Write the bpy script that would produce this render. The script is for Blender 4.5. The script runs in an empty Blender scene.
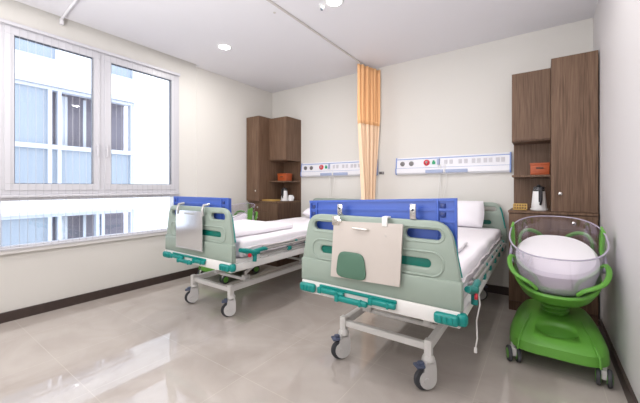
import bpy, bmesh, math, random
from mathutils import Vector, Matrix
random.seed(7)
PI = math.pi
C = bpy.context.scene.collection
SC = bpy.context.scene

# ------------------------------------------------------------ camera, world, light, exposure
W, H = 640, 403
F_PX, CX, CY = 315.1, 320.0, 186.75
YAW = math.radians(35.23)
CAM_H = 1.17
cam = bpy.data.cameras.new('camera')
cam.sensor_fit = 'HORIZONTAL'; cam.sensor_width = 36.0
cam.lens = F_PX / W * 36.0
cam.shift_x = 0.0
cam.shift_y = (CY - H / 2) / W
cam.clip_start = 0.02; cam.clip_end = 200
camo = bpy.data.objects.new('camera', cam); C.objects.link(camo)
camo.location = (0, 0, CAM_H); camo.rotation_euler = (PI / 2, 0, YAW)
SC.camera = camo

world = bpy.data.worlds.new('sky'); SC.world = world; world.use_nodes = True
bg = world.node_tree.nodes['Background']
bg.inputs['Color'].default_value = (0.90, 0.94, 1.0, 1); bg.inputs['Strength'].default_value = 3.0

LAMP_POS = [(-2.99, 2.33), (-1.48, 2.31), (-0.1, 2.31), (-2.99, 0.3), (-1.48, 0.3), (-0.1, 0.9), (-2.99, -1.3), (-1.48, -1.3), (-0.1, -1.3)]
LAMP_W = 9.3
# added fill light behind the camera, aimed up to brighten the dark ceiling
fl = bpy.data.lights.new('bounce_flash', 'AREA'); fl.shape = 'RECTANGLE'; fl.size = 1.6; fl.size_y = 1.2; fl.energy = 80; fl.color = (0.99, 0.985, 1.0)
flo = bpy.data.objects.new('bounce_flash', fl); C.objects.link(flo); flo.location = (-1.5, -0.7, 1.5); flo.rotation_euler = (PI - 0.55, 0, 0)
SC.view_settings.view_transform = 'Standard'
SC.view_settings.look = 'None'
SC.view_settings.exposure = 0.03
SC.view_settings.gamma = 1.0
SC.view_settings.use_curve_mapping = False

# ------------------------------------------------------------ materials
def mat(name, col, rough=0.5, metal=0.0, bump=0.0, bscale=60, var=0.0, vscale=8, coat=0.0, spec=0.5, sub=None):
    m = bpy.data.materials.new(name); m.use_nodes = True
    nt = m.node_tree; b = nt.nodes['Principled BSDF']
    b.inputs['Base Color'].default_value = (*col, 1)
    b.inputs['Roughness'].default_value = rough; b.inputs['Metallic'].default_value = metal
    b.inputs['Specular IOR Level'].default_value = spec
    b.inputs['Coat Weight'].default_value = coat
    tc = nt.nodes.new('ShaderNodeTexCoord')
    if var > 0:
        n = nt.nodes.new('ShaderNodeTexNoise'); n.inputs['Scale'].default_value = vscale; n.inputs['Detail'].default_value = 4
        nt.links.new(tc.outputs['Object'], n.inputs['Vector'])
        mx = nt.nodes.new('ShaderNodeMix'); mx.data_type = 'RGBA'
        mx.inputs['A'].default_value = (*[c * (1 - var) for c in col], 1)
        mx.inputs['B'].default_value = (*[min(1, c * (1 + var)) for c in col], 1)
        nt.links.new(n.outputs['Fac'], mx.inputs['Factor']); nt.links.new(mx.outputs['Result'], b.inputs['Base Color'])
    if bump > 0:
        n = nt.nodes.new('ShaderNodeTexNoise'); n.inputs['Scale'].default_value = bscale; n.inputs['Detail'].default_value = 3
        nt.links.new(tc.outputs['Object'], n.inputs['Vector'])
        bp = nt.nodes.new('ShaderNodeBump'); bp.inputs['Strength'].default_value = bump; bp.inputs['Distance'].default_value = 0.01
        nt.links.new(n.outputs['Fac'], bp.inputs['Height']); nt.links.new(bp.outputs['Normal'], b.inputs['Normal'])
    return m

def wood_mat(name, c1, c2):
    m = bpy.data.materials.new(name); m.use_nodes = True
    nt = m.node_tree; b = nt.nodes['Principled BSDF']; b.inputs['Roughness'].default_value = 0.5; b.inputs['Specular IOR Level'].default_value = 0.3
    tc = nt.nodes.new('ShaderNodeTexCoord'); mp = nt.nodes.new('ShaderNodeMapping')
    mp.inputs['Scale'].default_value = (30, 30, 1.6)
    nt.links.new(tc.outputs['Object'], mp.inputs['Vector'])
    n = nt.nodes.new('ShaderNodeTexNoise'); n.inputs['Scale'].default_value = 1.5; n.inputs['Detail'].default_value = 6; n.inputs['Distortion'].default_value = 0.6
    nt.links.new(mp.outputs['Vector'], n.inputs['Vector'])
    mp2 = nt.nodes.new('ShaderNodeMapping'); mp2.inputs['Scale'].default_value = (120, 120, 3)
    nt.links.new(tc.outputs['Object'], mp2.inputs['Vector'])
    n2 = nt.nodes.new('ShaderNodeTexNoise'); n2.inputs['Scale'].default_value = 1.5; n2.inputs['Detail'].default_value = 3
    nt.links.new(mp2.outputs['Vector'], n2.inputs['Vector'])
    ad = nt.nodes.new('ShaderNodeMath'); ad.operation = 'ADD'
    nt.links.new(n.outputs['Fac'], ad.inputs[0]); nt.links.new(n2.outputs['Fac'], ad.inputs[1])
    r = nt.nodes.new('ShaderNodeValToRGB'); r.color_ramp.elements[0].position = 0.35; r.color_ramp.elements[1].position = 0.68
    r.color_ramp.elements[0].color = (*c1, 1); r.color_ramp.elements[1].color = (*c2, 1)
    hf = nt.nodes.new('ShaderNodeMath'); hf.operation = 'MULTIPLY'; hf.inputs[1].default_value = 0.5
    nt.links.new(ad.outputs[0], hf.inputs[0]); nt.links.new(hf.outputs[0], r.inputs['Fac'])
    nt.links.new(r.outputs['Color'], b.inputs['Base Color'])
    return m

def tile_mat():
    m = bpy.data.materials.new('polished_floor_tile'); m.use_nodes = True
    nt = m.node_tree; b = nt.nodes['Principled BSDF']
    tc = nt.nodes.new('ShaderNodeTexCoord'); sp = nt.nodes.new('ShaderNodeSeparateXYZ')
    nt.links.new(tc.outputs['Object'], sp.inputs[0])
    def joint(out, off):
        a = nt.nodes.new('ShaderNodeMath'); a.operation = 'ADD'; a.inputs[1].default_value = -off + 60
        nt.links.new(out, a.inputs[0])
        p = nt.nodes.new('ShaderNodeMath'); p.operation = 'PINGPONG'; p.inputs[1].default_value = 0.3
        nt.links.new(a.outputs[0], p.inputs[0])
        l = nt.nodes.new('ShaderNodeMath'); l.operation = 'LESS_THAN'; l.inputs[1].default_value = 0.0014
        nt.links.new(p.outputs[0], l.inputs[0]); return l
    jx = joint(sp.outputs['X'], -0.31); jy = joint(sp.outputs['Y'], 1.311)
    mxm = nt.nodes.new('ShaderNodeMath'); mxm.operation = 'MAXIMUM'
    nt.links.new(jx.outputs[0], mxm.inputs[0]); nt.links.new(jy.outputs[0], mxm.inputs[1])
    n = nt.nodes.new('ShaderNodeTexNoise'); n.inputs['Scale'].default_value = 2.2; n.inputs['Detail'].default_value = 6; n.inputs['Distortion'].default_value = 1.2
    nt.links.new(tc.outputs['Object'], n.inputs['Vector'])
    r = nt.nodes.new('ShaderNodeValToRGB'); r.color_ramp.elements[0].position = 0.3; r.color_ramp.elements[1].position = 0.75
    r.color_ramp.elements[0].color = (*FLOOR1, 1); r.color_ramp.elements[1].color = (*FLOOR2, 1)
    nt.links.new(n.outputs['Fac'], r.inputs['Fac'])
    mx = nt.nodes.new('ShaderNodeMix'); mx.data_type = 'RGBA'
    nt.links.new(mxm.outputs[0], mx.inputs['Factor']); nt.links.new(r.outputs['Color'], mx.inputs['A']); mx.inputs['B'].default_value = (0.56, 0.51, 0.46, 1)
    nt.links.new(mx.outputs['Result'], b.inputs['Base Color'])
    b.inputs['Roughness'].default_value = 0.015; b.inputs['Specular IOR Level'].default_value = 0.75
    return m

def thin_glass(name, tint, refl=0.08, rough=0.02, fm=0.8):
    m = bpy.data.materials.new(name); m.use_nodes = True
    nt = m.node_tree; nt.nodes.remove(nt.nodes['Principled BSDF'])
    out = nt.nodes['Material Output']
    t = nt.nodes.new('ShaderNodeBsdfTransparent'); t.inputs['Color'].default_value = (*tint, 1)
    g = nt.nodes.new('ShaderNodeBsdfGlossy'); g.inputs['Roughness'].default_value = rough; g.inputs['Color'].default_value = (0.95, 0.95, 1, 1)
    f = nt.nodes.new('ShaderNodeFresnel'); f.inputs['IOR'].default_value = 1.45
    a = nt.nodes.new('ShaderNodeMath'); a.operation = 'MULTIPLY_ADD'; a.inputs[1].default_value = fm; a.inputs[2].default_value = refl * 0.3; a.use_clamp = True
    nt.links.new(f.outputs[0], a.inputs[0])
    mx = nt.nodes.new('ShaderNodeMixShader')
    nt.links.new(a.outputs[0], mx.inputs['Fac']); nt.links.new(t.outputs[0], mx.inputs[1]); nt.links.new(g.outputs[0], mx.inputs[2])
    nt.links.new(mx.outputs[0], out.inputs['Surface'])
    return m

def emit_mat(name, col, s):
    m = bpy.data.materials.new(name); m.use_nodes = True
    b = m.node_tree.nodes['Principled BSDF']
    b.inputs['Base Color'].default_value = (0.9, 0.9, 0.9, 1)
    b.inputs['Emission Color'].default_value = (*col, 1); b.inputs['Emission Strength'].default_value = s
    return m

FLOOR1 = (0.43, 0.382, 0.345); FLOOR2 = (0.52, 0.472, 0.435)
M = dict(
    wall=mat('cream_wall_paint', (0.71, 0.69, 0.65), 0.7, bump=0.03, bscale=200),
    wallr=mat('white_wall_paint', (0.685, 0.665, 0.67), 0.6, bump=0.03, bscale=200),
    ceil=mat('ceiling_paint', (0.81, 0.80, 0.83), 0.85),
    floor=tile_mat(),
    base=mat('dark_skirting', (0.05, 0.033, 0.028), 0.4, var=0.25, vscale=20),
    upvc=mat('white_window_frame', (0.62, 0.615, 0.65), 0.35),
    gasket=mat('dark_gasket', (0.05, 0.06, 0.08), 0.5),
    sill=mat('sill_white', (0.78, 0.76, 0.74), 0.4),
    wire=mat('grille_wire', (0.50, 0.50, 0.53), 0.4, metal=0.3),
    glass=thin_glass('window_glass', (0.95, 0.97, 1.0)),
    wood=wood_mat('walnut_laminate', (0.10, 0.056, 0.034), (0.215, 0.132, 0.085)),
    woodd=wood_mat('walnut_laminate_edge', (0.065, 0.034, 0.022), (0.14, 0.08, 0.052)),
    chrome=mat('polished_metal', (0.78, 0.76, 0.72), 0.2, 1.0),
    steel=mat('brushed_steel', (0.72, 0.72, 0.74), 0.13, 1.0),
    sage=mat('sage_green_plastic', (0.28, 0.34, 0.29), 0.45),
    teal=mat('teal_plastic', (0.0, 0.225, 0.20), 0.35),
    tealins=mat('dark_teal_plastic', (0.0, 0.14, 0.105), 0.4),
    blue=mat('blue_plastic', (0.045, 0.105, 0.43), 0.4),
    blued=mat('deep_blue_plastic', (0.01, 0.03, 0.16), 0.45),
    frame=mat('white_enamel', (0.74, 0.73, 0.71), 0.35),
    metal=mat('grey_metal', (0.5, 0.49, 0.48), 0.3, 0.8),
    sheet=mat('white_cotton', (0.87, 0.84, 0.88), 0.9, bump=0.25, bscale=9),
    sheetb=mat('white_blanket', (0.86, 0.83, 0.865), 0.9, bump=0.3, bscale=14),
    matt=mat('mattress_cover', (0.72, 0.67, 0.69), 0.85, bump=0.2, bscale=20),
    plate=mat('cream_board', (0.52, 0.47, 0.43), 0.4, var=0.04),
    pad=mat('mid_green_pad', (0.07, 0.155, 0.105), 0.5),
    tyre=mat('dark_rubber', (0.05, 0.052, 0.06), 0.6),
    wheelw=mat('white_wheel_plastic', (0.62, 0.61, 0.60), 0.4),
    pedal=mat('slate_blue_plastic', (0.09, 0.11, 0.18), 0.4),
    red=mat('red_plastic', (0.6, 0.02, 0.04), 0.4),
    green=mat('apple_green_plastic', (0.13, 0.38, 0.05), 0.35),
    acryl=thin_glass('clear_acrylic', (0.95, 0.935, 0.965), 0.1, 0.05, 0.35),
    acryle=mat('acrylic_edge', (0.42, 0.38, 0.48), 0.15, coat=0.5),
    panel=mat('white_panel', (0.80, 0.80, 0.84), 0.35),
    socket=mat('socket_plastic', (0.58, 0.57, 0.61), 0.4),
    pblue=mat('soft_blue_trim', (0.20, 0.30, 0.62), 0.4),
    pblue2=mat('grey_blue_trim', (0.36, 0.42, 0.60), 0.4),
    outl=mat('grey_outlet', (0.20, 0.19, 0.19), 0.35, 0.5),
    greenb=mat('green_button', (0.02, 0.35, 0.16), 0.4),
    cord=mat('white_cord', (0.78, 0.77, 0.75), 0.5),
    curt=mat('orange_curtain', (0.95, 0.70, 0.49), 0.85, bump=0.1, bscale=80),
    curtm=mat('orange_mesh', (0.95, 0.55, 0.27), 0.85, bump=0.2, bscale=300),
    orange=mat('orange_box', (0.40, 0.075, 0.015), 0.5),
    gold=mat('gold_wire', (0.62, 0.40, 0.12), 0.4, 0.3),
    black=mat('black_plastic', (0.015, 0.015, 0.018), 0.3),
    white=mat('white_plastic', (0.80, 0.80, 0.80), 0.3),
    alu=mat('aluminium_track', (0.60, 0.57, 0.54), 0.5, 0.0),
    lampw=mat('lamp_ring', (0.85, 0.85, 0.85), 0.4),
    lampe=emit_mat('lamp_diffuser', (1, 0.98, 0.95), 14),
    fac=mat('facade_render', (0.86, 0.88, 0.90), 0.9),
    facw=mat('facade_frame', (0.60, 0.64, 0.72), 0.5),
    facg=mat('facade_pale_glass', (0.30, 0.355, 0.42), 0.25),
    facd=mat('facade_dark_glass', (0.06, 0.07, 0.11), 0.2),
    facc=mat('facade_curtain', (0.62, 0.66, 0.72), 0.8),
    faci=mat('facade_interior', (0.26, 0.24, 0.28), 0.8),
    ground=mat('courtyard_paving', (0.5, 0.5, 0.5), 0.9, var=0.1),
)

# ------------------------------------------------------------ mesh helpers
def NB(): return bmesh.new()
def bx(bm, x0, x1, y0, y1, z0, z1, bev=0.0, seg=2, mtx=None):
    r = bmesh.ops.create_cube(bm, size=1.0)
    vs = r['verts']
    bmesh.ops.scale(bm, vec=(x1 - x0, y1 - y0, z1 - z0), verts=vs)
    bmesh.ops.translate(bm, vec=((x0 + x1) / 2, (y0 + y1) / 2, (z0 + z1) / 2), verts=vs)
    if bev > 0:
        es = {e for v in vs for e in v.link_edges}
        rr = bmesh.ops.bevel(bm, geom=list(es) + list(vs), offset=bev, segments=seg, profile=0.5, affect='EDGES')
        vs = list({v for f in rr['faces'] for v in f.verts} | {v for v in vs if v.is_valid})
    if mtx is not None: bmesh.ops.transform(bm, matrix=mtx, verts=[v for v in vs if v.is_valid])
    return vs
def frames(pts, closed):
    n = len(pts); T = []
    for i in range(n):
        if closed: t = pts[(i + 1) % n] - pts[i - 1]
        else: t = pts[min(i + 1, n - 1)] - pts[max(i - 1, 0)]
        T.append(t.normalized())
    up = Vector((0, 0, 1)) if abs(T[0].z) < 0.9 else Vector((1, 0, 0))
    N = []; nrm = (up - up.dot(T[0]) * T[0]).normalized()
    for t in T:
        nrm = nrm - nrm.dot(t) * t
        nrm = nrm.normalized() if nrm.length > 1e-6 else t.orthogonal().normalized()
        N.append(nrm.copy())
    return T, N
def tube(bm, pts, r, closed=False, n=10, ry=None):
    pts = [Vector(p) for p in pts]; T, N = frames(pts, closed); rings = []
    for i, (p, t, nr) in enumerate(zip(pts, T, N)):
        b = t.cross(nr); rr = r[i] if isinstance(r, (list, tuple)) else r; r2 = ry if ry is not None else rr
        rings.append([bm.verts.new(p + nr * r2 * math.cos(2 * PI * k / n) + b * rr * math.sin(2 * PI * k / n)) for k in range(n)])
    m = len(rings)
    for i in range(m if closed else m - 1):
        A, B = rings[i], rings[(i + 1) % m]
        for k in range(n): bm.faces.new((A[k], A[(k + 1) % n], B[(k + 1) % n], B[k]))
    if not closed:
        bm.faces.new(list(reversed(rings[0]))); bm.faces.new(rings[-1])
def cyl(bm, a, b, r, n=20, r2=None): tube(bm, [a, b], [r, r if r2 is None else r2], n=n)
def lathe(bm, prof, c=(0, 0, 0), n=28, axis='Z', sx=1, sy=1, closed=False):
    rings = []
    for r, h in prof:
        ring = []
        for k in range(n):
            a = 2 * PI * k / n; u, v = r * math.cos(a) * sx, r * math.sin(a) * sy
            p = (u, v, h) if axis == 'Z' else ((h, u, v) if axis == 'X' else (u, h, v))
            ring.append(bm.verts.new(Vector(p) + Vector(c)))
        rings.append(ring)
    for i in range(len(rings) - 1):
        A, B = rings[i], rings[i + 1]
        for k in range(n): bm.faces.new((A[k], A[(k + 1) % n], B[(k + 1) % n], B[k]))
    if prof[0][0] > 1e-5: bm.faces.new(list(reversed(rings[0])))
    if prof[-1][0] > 1e-5: bm.faces.new(rings[-1])
def loft(bm, loops, cap=True):
    rings = [[bm.verts.new(Vector(p)) for p in L] for L in loops]
    n = len(rings[0])
    for A, B in zip(rings, rings[1:]):
        for k in range(n): bm.faces.new((A[k], A[(k + 1) % n], B[(k + 1) % n], B[k]))
    if cap: bm.faces.new(list(reversed(rings[0]))); bm.faces.new(rings[-1])
    return rings
def superell(cx, cy, a, b, n=40, e=2.6, z=0.0):
    o = []
    for k in range(n):
        t = 2 * PI * k / n; c, s = math.cos(t), math.sin(t)
        o.append(Vector((cx + a * math.copysign(abs(c) ** (2 / e), c), cy + b * math.copysign(abs(s) ** (2 / e), s), z)))
    return o
def clean(bm):
    bmesh.ops.recalc_face_normals(bm, faces=bm.faces[:])
def obj(name, bm, m, parent=None, smooth=True, loc=None):
    clean(bm)
    me = bpy.data.meshes.new(name); bm.to_mesh(me); bm.free()
    me.materials.append(m)
    if smooth:
        for p in me.polygons: p.use_smooth = True
        try: me.set_sharp_from_angle(angle=math.radians(38))
        except Exception: pass
    o = bpy.data.objects.new(name, me); C.objects.link(o)
    if parent: o.parent = parent
    if loc: o.location = loc
    return o
def plate2d(name, loops, y0, y1, bev, m, parent):
    """outline loops in XZ (first outer, others holes) extruded from y0 to y1"""
    cu = bpy.data.curves.new(name, 'CURVE'); cu.dimensions = '2D'; cu.fill_mode = 'BOTH'
    cu.extrude = abs(y1 - y0) / 2 - bev; cu.bevel_depth = bev; cu.bevel_resolution = 2; cu.offset = -bev
    for L in loops:
        s = cu.splines.new('POLY'); s.points.add(len(L) - 1)
        for p, (x, z) in zip(s.points, L): p.co = (x, z, 0, 1)
        s.use_cyclic_u = True
    tmp = bpy.data.objects.new('tmp', cu); C.objects.link(tmp)
    dg = bpy.context.evaluated_depsgraph_get()
    me = bpy.data.meshes.new_from_object(tmp.evaluated_get(dg)); bpy.data.objects.remove(tmp); bpy.data.curves.remove(cu)
    bm = NB(); bm.from_mesh(me); bpy.data.meshes.remove(me)
    bmesh.ops.remove_doubles(bm, verts=bm.verts[:], dist=1e-5)
    for v in bm.verts: v.co = Vector((v.co.x, (y0 + y1) / 2 - v.co.z, v.co.y))
    bm2 = bm; o = obj(name, bm2, m, parent)
    o.data.materials.clear(); o.data.materials.append(m)
    return o
def rrect(x0, x1, z0, z1, r, n=6):
    o = []
    for cx, cz, a0 in ((x1 - r, z1 - r, 0), (x0 + r, z1 - r, PI / 2), (x0 + r, z0 + r, PI), (x1 - r, z0 + r, 1.5 * PI)):
        for k in range(n + 1):
            a = a0 + PI / 2 * k / n; o.append((cx + r * math.cos(a), cz + r * math.sin(a)))
    return o
def thing(name, label, cat, loc=(0, 0, 0), rz=0, group=None):
    o = bpy.data.objects.new(name, None); C.objects.link(o); o.location = loc; o.rotation_euler = (0, 0, rz)
    o.empty_display_size = 0.1
    return tag(o, label, cat, group)
def tag(o, label, cat, group=None):
    o['label'] = label; o['category'] = cat
    if group: o['group'] = group
    return o
def struct(name, bm, m, parent=None, smooth=False):
    o = obj(name, bm, m, parent, smooth)
    if not parent: o['kind'] = 'structure'
    return o
def dup(root, loc, label=None):
    def cp(o, par):
        c = o.copy(); C.objects.link(c); c.parent = par
        for ch in list(o.children): cp(ch, c)
        return c
    r = cp(root, None); r.location = loc
    if label: r['label'] = label
    return r

# ------------------------------------------------------------ room shell
XL, XR, YB, YF, ZC = -3.80, 0.394, 3.95, -2.3, 2.78
bm = NB(); bx(bm, XL - 0.3, XR + 0.2, YF - 0.2, YB + 0.2, -0.1, 0); struct('floor', bm, M['floor'])
bm = NB(); bx(bm, XL + 0.075, XR + 0.2, YF - 0.2, YB + 0.2, ZC, ZC + 0.25)
bx(bm, XL - 0.3, XL + 0.075, 2.5, YB + 0.2, ZC, ZC + 0.25)
bx(bm, XL - 0.3, XL + 0.075, YF - 0.2, 2.5, ZC + 0.17, ZC + 0.25); struct('ceiling', bm, M['ceil'])
bm = NB(); bx(bm, XL - 0.3, XR + 0.2, YB, YB + 0.2, 0, ZC); struct('wall_back', bm, M['wall'])
bm = NB(); bx(bm, XR, XR + 0.2, YF, YB, 0, ZC); struct('wall_right', bm, M['wallr'])
bm = NB(); bx(bm, XL - 0.3, XR + 0.2, YF - 0.2, YF, 0, ZC); struct('wall_front', bm, M['wall'])
WY0, WY1, WZ0, WZ1 = 0.61, 2.25, 0.62, 2.61
bm = NB()
bx(bm, XL - 0.22, XL, YF, WY0, 0, ZC + 0.17); bx(bm, XL - 0.22, XL, WY1, YB, 0, ZC + 0.17)
bx(bm, XL - 0.22, XL, WY0, WY1, 0, WZ0); bx(bm, XL - 0.22, XL, WY0, WY1, WZ1, ZC + 0.17)
struct('wall_left', bm, M['wall'])
bm = NB(); bx(bm, XL, XL + 0.007, 2.5, YB, 0, ZC, 0.002); struct('trim_1', bm, M['wall'])
def skirting(name, x0, x1, y0, y1):
    bm = NB(); bx(bm, x0, x1, y0, y1, 0, 0.085); 
    s = 0.004
    struct(name, bm, M['base'])
skirting('baseboard_left', XL, XL + 0.018, YF, YB)
skirting('baseboard_right', XR - 0.016, XR, YF, 3.45)
skirting('baseboard_back', -3.15, -0.26, YB - 0.016, YB)

# window
win = bpy.data.objects.new('window_1', None); C.objects.link(win); win['kind'] = 'structure'; win.location = (XL, 1.43, WZ0)
def wobj(name, bm, m, smooth=False):
    o = obj(name, bm, m, None, smooth); o.parent = win; o.matrix_parent_inverse = Matrix.Translation(-win.location); return o
bm = NB()
def ring_yz(bm, y0, y1, z0, z1, w, x0, x1, bev=0.004):
    bx(bm, x0, x1, y0, y1, z1 - w, z1, bev); bx(bm, x0, x1, y0, y1, z0, z0 + w, bev)
    bx(bm, x0, x1, y0, y0 + w, z0 + w, z1 - w, bev); bx(bm, x0, x1, y1 - w, y1, z0 + w, z1 - w, bev)
ring_yz(bm, WY0, WY1, 1.10, WZ1, 0.045, XL - 0.07, XL + 0.006)
bx(bm, XL - 0.07, XL + 0.003, 1.36, 1.425, 1.14, 2.57, 0.004)
bx(bm, XL - 0.07, XL + 0.006, WY0, WY1, 1.045, 1.10, 0.004)
bx(bm, XL - 0.07, XL + 0.006, WY0, WY1, WZ0, WZ0 + 0.03, 0.004)
bx(bm, XL - 0.07, XL + 0.004, WY0, WY0 + 0.018, WZ0 + 0.03, 1.045); bx(bm, XL - 0.07, XL + 0.004, WY1 - 0.018, WY1, WZ0 + 0.03, 1.045)
wobj('window_frame', bm, M['upvc'])
for y0, y1 in ((0.65, 1.372), (1.412, 2.21)):
    bm = NB(); ring_yz(bm, y0, y1, 1.135, 2.565, 0.062, XL - 0.055, XL + 0.014); s = wobj('sash', bm, M['upvc'])
    bm = NB(); ring_yz(bm, y0 + 0.06, y1 - 0.06, 1.195, 2.505, 0.007, XL - 0.03, XL + 0.002, 0); wobj('gasket', bm, M['gasket'])
    bm = NB(); bx(bm, XL - 0.032, XL - 0.026, y0 + 0.05, y1 - 0.05, 1.19, 2.51); wobj('pane', bm, M['glass'])
bm = NB(); bx(bm, XL - 0.032, XL - 0.026, WY0 + 0.01, WY1 - 0.01, WZ0 + 0.02, 1.05); wobj('pane', bm, M['glass'])
for yy in (1.345, 1.43):
    bm = NB(); bx(bm, XL + 0.012, XL + 0.03, yy - 0.012, yy + 0.012, 1.56, 1.62, 0.004); bx(bm, XL + 0.026, XL + 0.038, yy - 0.009, yy + 0.009, 1.48, 1.60, 0.004)
    wobj('window_handle', bm, M['upvc'])
bm = NB(); bx(bm, XL - 0.0, XL + 0.03, WY0 - 0.03, WY1 + 0.03, WZ0 - 0.035, WZ0, 0.005); struct('trim_2', bm, M['sill'])

# safety grille of thin cables inside the window
g = thing('window_grille', 'white safety grille of thin vertical wires across the window on the left wall', 'window grille', (XL + 0.035, 1.43, WZ0))
bm = NB(); bx(bm, -0.033, 0.006, -0.82, 0.82, 1.955, 1.985, 0.003); obj('track', bm, M['upvc'], g, False)
bm = NB(); bx(bm, -0.029, 0.004, -0.82, 0.82, 0.455, 0.475, 0.003)
for k in range(30):
    y = -0.80 + k * 0.0552; bx(bm, 0.0, 0.009, y - 0.006, y + 0.006, 0.452, 0.472, 0.002)
obj('track', bm, M['upvc'], g, False)
bm = NB(); bx(bm, -0.033, 0.006, -0.82, 0.82, 0.0, 0.016, 0.003); obj('track', bm, M['upvc'], g, False)
for k in range(30):
    y = -0.80 + k * 0.0552
    bm = NB(); cyl(bm, (0, y, 0.006), (0, y, 1.965), 0.0015, 6); obj('wire', bm, M['wire'], g)

# ------------------------------------------------------------ outside: courtyard and the building across
bm = NB(); bx(bm, -16, XL - 0.3, -14, 20, -3.3, -3.2); struct('ground', bm, M['ground'])
FX = -9.0
b = thing('neighbouring_building', 'white rendered building across the courtyard, seen through the window', 'building', (FX, 3, -3.2))
def fobj(name, bm, m, par=None):
    o = obj(name, bm, m, None, False); o.parent = par or b
    return o
def lx(y): return y - 3
def lz(z): return z + 3.2
# openings: (y0,y1,z0,z1)
OP = [(0.0, 4.05, 0.98, 3.42), (0.0, 4.05, -1.9, 0.56), (1.6, 2.45, 3.98, 4.9), (3.2, 4.1, 4.0, 4.9)]
bm = NB()
ys = sorted({-12, 14} | {v for o_ in OP for v in o_[:2]}); zs = sorted({-3.2, 9.0} | {v for o_ in OP for v in o_[2:]})
for i in range(len(ys) - 1):
    for j in range(len(zs) - 1):
        cy, cz = (ys[i] + ys[i + 1]) / 2, (zs[j] + zs[j + 1]) / 2
        if any(a < cy < b_ and c < cz < d for a, b_, c, d in OP): continue
        bx(bm, -0.3, 0, lx(ys[i]), lx(ys[i + 1]), lz(zs[j]), lz(zs[j + 1]))
fobj('wall', bm, M['fac'])
for z0, z1 in ((3.42, 3.54), (0.56, 0.62)):
    bm = NB(); bx(bm, -0.1, 0.06, lx(-0.1), lx(4.1), lz(z0), lz(z1)); fobj('lintel', bm, M['facw'])
for (a, c, z0, z1) in OP:
    bm = NB(); fr = 0.07
    bx(bm, -0.2, -0.02, lx(a), lx(c), lz(z1 - fr), lz(z1)); bx(bm, -0.2, -0.02, lx(a), lx(c), lz(z0), lz(z0 + fr))
    mull = [a, c - fr]
    if c - a > 2: mull += [0.9, 2.25, 2.42, 3.18, 3.30] if a >= 0 else []
    for y in mull: bx(bm, -0.2, -0.03, lx(y), lx(y + fr), lz(z0), lz(z1))
    if c - a > 2 and z0 > 0: bx(bm, -0.16, -0.01, lx(a), lx(c), lz(2.02), lz(2.12))
    w = fobj('window', bm, M['facw'])
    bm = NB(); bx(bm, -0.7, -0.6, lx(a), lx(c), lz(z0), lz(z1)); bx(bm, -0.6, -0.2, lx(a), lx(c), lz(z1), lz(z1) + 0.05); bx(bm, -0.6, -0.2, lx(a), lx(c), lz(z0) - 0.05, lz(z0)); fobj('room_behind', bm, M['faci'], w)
    if c - a > 2:
        for y in [a + 0.1 + 0.09 * k for k in range(9)] + [2.55, 2.62, 3.0]:
            bm = NB(); bx(bm, -0.34, -0.31, lx(y), lx(y + 0.06), lz(z0 + 0.08), lz(z1 - 0.1)); fobj('curtain', bm, M['facc'], w)
        bm = NB(); bx(bm, -0.12, -0.10, lx(a + 0.05), lx(2.26), lz(z0 + 0.05), lz(z1 - 0.05)); bx(bm, -0.12, -0.10, lx(2.3), lx(c - 0.05), lz(z0 + 0.05), lz(2.05 if z0 > 0 else -0.9)); fobj('pane', bm, M['facg'], w)
    else:
        bm = NB(); bx(bm, -0.12, -0.10, lx(a + 0.05), lx(c - 0.05), lz(z0 + 0.05), lz(z1 - 0.05)); fobj('pane', bm, M['facg'], w)

# ------------------------------------------------------------ ceiling fixtures
lamp_labels = ['round recessed ceiling downlight above the far bed, left of the curtain track',
               'round recessed ceiling downlight at the top edge beside the small ceiling sensor']
lamp0 = None
for i, (x, y) in enumerate(LAMP_POS):
    lab = lamp_labels[i] if i < 2 else 'round recessed ceiling downlight above the near bassinet, beyond the top edge' if i == 2 else 'round recessed ceiling downlight behind the camera'  # third downlight is added out of view to brighten the room's far end
    t = thing('ceiling_downlight', lab, 'ceiling light', (x, y, ZC), group='recessed ceiling downlights')
    bm = NB(); lathe(bm, [(0.062, 0.001), (0.064, -0.005), (0.078, -0.006), (0.082, -0.001), (0.082, 0.0)], n=32)
    obj('trim_ring', bm, M['lampw'], t)
    bm = NB(); lathe(bm, [(0.0, -0.003), (0.062, -0.003), (0.062, -0.001), (0.0, -0.0005)], n=32); obj('diffuser', bm, M['lampe'], t)
    ld = bpy.data.lights.new('downlight', 'AREA'); ld.shape = 'DISK'; ld.size = 0.11; ld.energy = LAMP_W * ((1.3 if x < -1 else 0.45) if y > 2 else 0.85); ld.color = (1.0, 0.97, 0.94)
    lo = bpy.data.objects.new('downlight', ld); C.objects.link(lo); lo.parent = t; lo.location = (0, 0, -0.012)
t = thing('ceiling_sensor', 'small white ceiling sensor with a dark centre next to the downlight at the top edge', 'sensor', (-1.60, 2.295, ZC))
bm = NB(); lathe(bm, [(0.03, 0.0), (0.03, -0.008), (0.018, -0.012), (0.018, -0.028), (0.0, -0.028)], n=24); obj('body', bm, M['white'], t)
bm = NB(); lathe(bm, [(0.012, -0.028), (0.012, -0.040), (0.0, -0.045)], n=20); obj('lens', bm, M['gasket'], t)
bm = NB(); lathe(bm, [(0.012, 0.0), (0.012, -0.005), (0, -0.005)], n=16)
tag(obj('ceiling_screw_cap', bm, M['alu'], None, loc=(-2.023, 2.135, ZC)), 'tiny grey cap on the ceiling left of the long curtain track', 'cap')
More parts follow.
